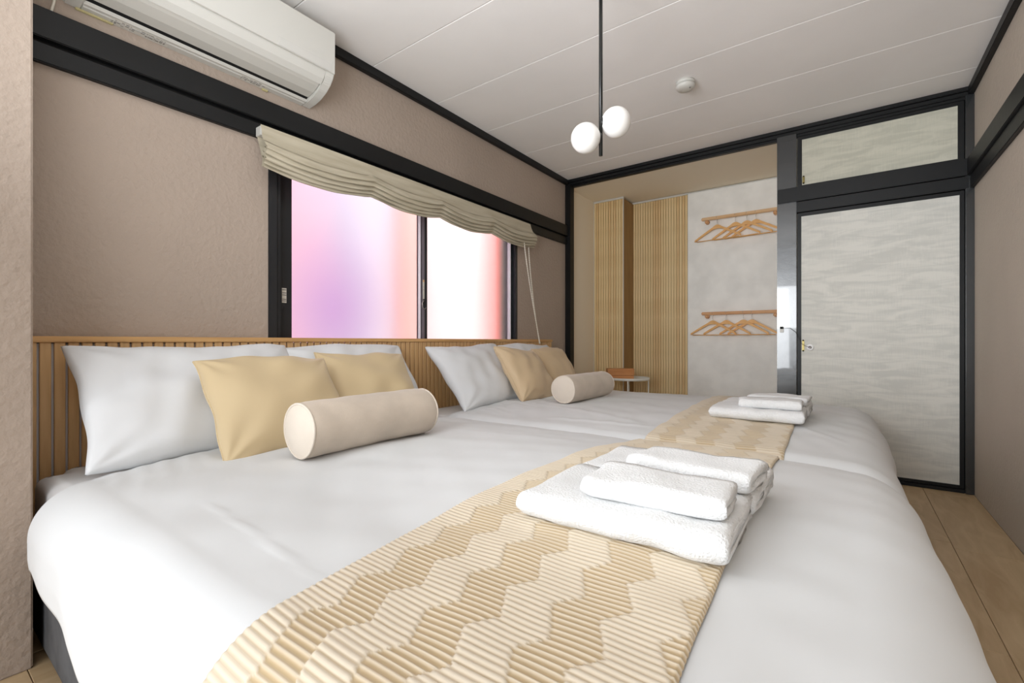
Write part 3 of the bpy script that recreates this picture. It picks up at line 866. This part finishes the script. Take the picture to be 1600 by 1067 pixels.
pillow('pillow', (.255, 2.235, .695), .70, .46, .17, 40, 1, 2, M['pillow'], 'white pillow on the far bed showing its whole side, beside its beige cushions', 'pillow', G1, .06, 12, False, .36, 0, .007)
pillow('pillow', (.215, 2.93, .695), .66, .44, .15, 34, 0, 0, M['pillow'], 'white pillow mostly hidden behind the beige cushions of the far bed', 'pillow', G1, .05, 15, False, .36, 0, .007)
G2 = 'beige cushions in front of the white pillows'
pillow('cushion', (.498, .835, .682), .46, .41, .15, 40, 0, -2, M['cush'], 'beige cushion leaning on the pillow nearest the wall end', 'cushion', G2, .06, 21, True)
pillow('cushion', (.400, 1.30, .69), .44, .40, .13, 40, -4, -6, M['cush'], 'beige cushion rising behind the large grey-beige bolster', 'cushion', G2, .06, 25, True)
pillow('cushion', (.425, 2.50, .685), .43, .40, .17, 36, -5, 3, M['cush2'], 'plump tan cushion leaning on the far bed, next to its bolster', 'cushion', G2, .05, 29, True)
pillow('cushion', (.36, 2.99, .69), .42, .38, .14, 32, 0, 0, M['cush2'], 'tan cushion at the far end of the headboard', 'cushion', G2, .05, 33, True)

# bolsters
def bolster(c, Lg, rad, rz, label, seed):
    r = root('bolster', label, 'bolster', c, R(rz), 'round bolsters on the duvets')
    ns, nr = 44, 48
    V = []; F = []
    ys = np.linspace(-Lg/2, Lg/2, ns)
    g = np.random.RandomState(seed)
    for i, y in enumerate(ys):
        e = min(1, (Lg/2-abs(y))/.03)
        for k in range(nr):
            a = 2*math.pi*k/nr
            rr = rad*(.94+.06*math.sqrt(e))*(1+.014*math.sin(3*a+y*7+seed)+.016*math.sin(y*26+2*a+seed)*math.sin(a*2)+.008*math.sin(y*55+a*3))
            z = rr*math.sin(a)
            z = max(z, -rad*.93+.004*math.cos(a*2))
            V.append((rr*math.cos(a), y, z+rad*.93))
    for i in range(ns-1):
        for k in range(nr):
            l = (k+1) % nr; F.append((i*nr+k, i*nr+l, (i+1)*nr+l, (i+1)*nr+k))
    o = pyd('body', V, F, M['bol'], r)
    for sgn in (-1, 1):
        V2 = []; F2 = []
        for j, q in enumerate((1, .97, .8, .55, .3, .1)):
            for k in range(nr):
                i0 = 0 if sgn < 0 else (ns-1)*nr
                bx, by, bz = V[i0+k]
                V2.append((bx*q, by + sgn*.014*(1-q*q), (bz-rad*.93)*q+rad*.93))
        for j in range(5):
            for k in range(nr):
                l = (k+1) % nr; F2.append((j*nr+k, j*nr+l, (j+1)*nr+l, (j+1)*nr+k))
        F2.append(tuple(5*nr+k for k in range(nr)))
        pyd('end_disc', V2, F2, M['bol_end'], r)
        i0 = 0 if sgn < 0 else (ns-1)*nr
        tube('piping', [Vector(V[i0+k]) for k in range(nr)], .0038, M['bol_end'], r, 8, True)
bolster((.795, .985, .556), .50, .085, 1, 'grey-beige round bolster on the near bed', 2)
bolster((.80, 2.575, .546), .50, .082, -2, 'grey-beige round bolster on the far bed', 6)

# ------------------------------------------------------------------ towels
def u_profile(d, h, th, n=9):
    """a thick U lying on its side: fold toward -y, open toward +y; section in (y, z)"""
    pts = []
    ro = h/2; ri = max(h/2-th, .0015)
    ybk = d
    for a in np.linspace(0, 1, n): pts.append((ybk - (ybk-ro)*a, 0))
    for a in np.linspace(0, math.pi, 12)[1:-1]: pts.append((ro-ro*math.sin(a), ro-ro*math.cos(a)))
    for a in np.linspace(0, 1, n): pts.append((ro+(ybk-ro)*a, h))
    pts.append((ybk+.002, h-th/2))
    for a in np.linspace(0, 1, n): pts.append((ybk-(ybk-ro)*a, h-th))
    for a in np.linspace(0, math.pi, 8)[1:-1]: pts.append((ro-ri*math.sin(a), ro+ri*math.cos(a)))
    for a in np.linspace(0, 1, n): pts.append((ro+(ybk-ro)*a, th))
    pts.append((ybk+.002, th/2))
    return pts
def towel(name, c, W, dpt, h, th, rz, label, group, seed, inner=False, tilt=0):
    r = bpy.data.objects.new('x', None)
    secs = [u_profile(dpt, h, th)]
    if inner:
        ih = h-2*th-.002; 
        s = u_profile(dpt-th-.006, ih, ih*.46); secs.append([(y+th+.002, z+th+.001) for y, z in s])
    V = []; F = []
    nx = 60
    for q, sec in enumerate(secs):
        off = len(V); n = len(sec)
        for i in range(nx):
            x = -W/2 + W*i/(nx-1)
            e = (W/2-abs(x))
            tap = 1-.28*math.exp(-e/.006)
            for k, (y, z) in enumerate(sec):
                nzv = noise.noise(Vector((x*14+seed, y*14, z*14)))*.006 + noise.noise(Vector((x*60+seed, y*60, z*60)))*.0011
                nyv = noise.noise(Vector((x*11+seed+40, y*9, z*16)))*.010*(1 if q == 0 else .7) + noise.noise(Vector((x*90, y*70+seed, z*90)))*.0009
                nxv = noise.noise(Vector((seed*3.1, y*22, z*40)))*.006*(1 if i > nx/2 else -1)*math.exp(-e/.01)
                zz = (z-h/2)*tap+h/2
                V.append((x+nxv - (.004*q if abs(x) > W/2-.002 else 0)*np.sign(x), y+nyv, max(zz+nzv*min(1, z/.006), 0)+tilt*0))
        for i in range(nx-1):
            for k in range(n):
                l = (k+1) % n
                F.append((off+i*n+k, off+i*n+l, off+(i+1)*n+l, off+(i+1)*n+k))
        F.append(tuple(off+k for k in range(n))); F.append(tuple(off+(nx-1)*n+k for k in range(n)))
    o = pyd(name, V, F, M['towel'])
    bpy.data.objects.remove(r)
    o.location = c; o.rotation_euler = (R(tilt), 0, R(rz))
    tag(o, label, 'towel', group)
    return o
def towel_set(dy, z, bed_, g):
    towel('bath_towel', (1.79, .722+dy, z), .37, .245, .050, .024, 1, f'folded white bath towel lying in front in the towel set on the {bed_} bed', g, 1+dy)
    towel('bath_towel', (1.79, .962+dy, z+.001), .37, .235, .050, .024, -1, f'folded white bath towel lying at the back in the towel set on the {bed_} bed', g, 5+dy)
    towel('face_towel', (1.842, .765+dy, z+.0505), .245, .125, .040, .018, 3, f'small white towel on top of the front bath towel on the {bed_} bed', g, 9+dy, True)
    towel('face_towel', (1.848, .945+dy, z+.0515), .245, .13, .040, .018, -6, f'small white towel on top of the back bath towel on the {bed_} bed', g, 14+dy, True)
towel_set(0, .563, 'near', 'towels folded on the near bed runner')
towel_set(1.52, .553, 'far', 'towels folded on the far bed runner')
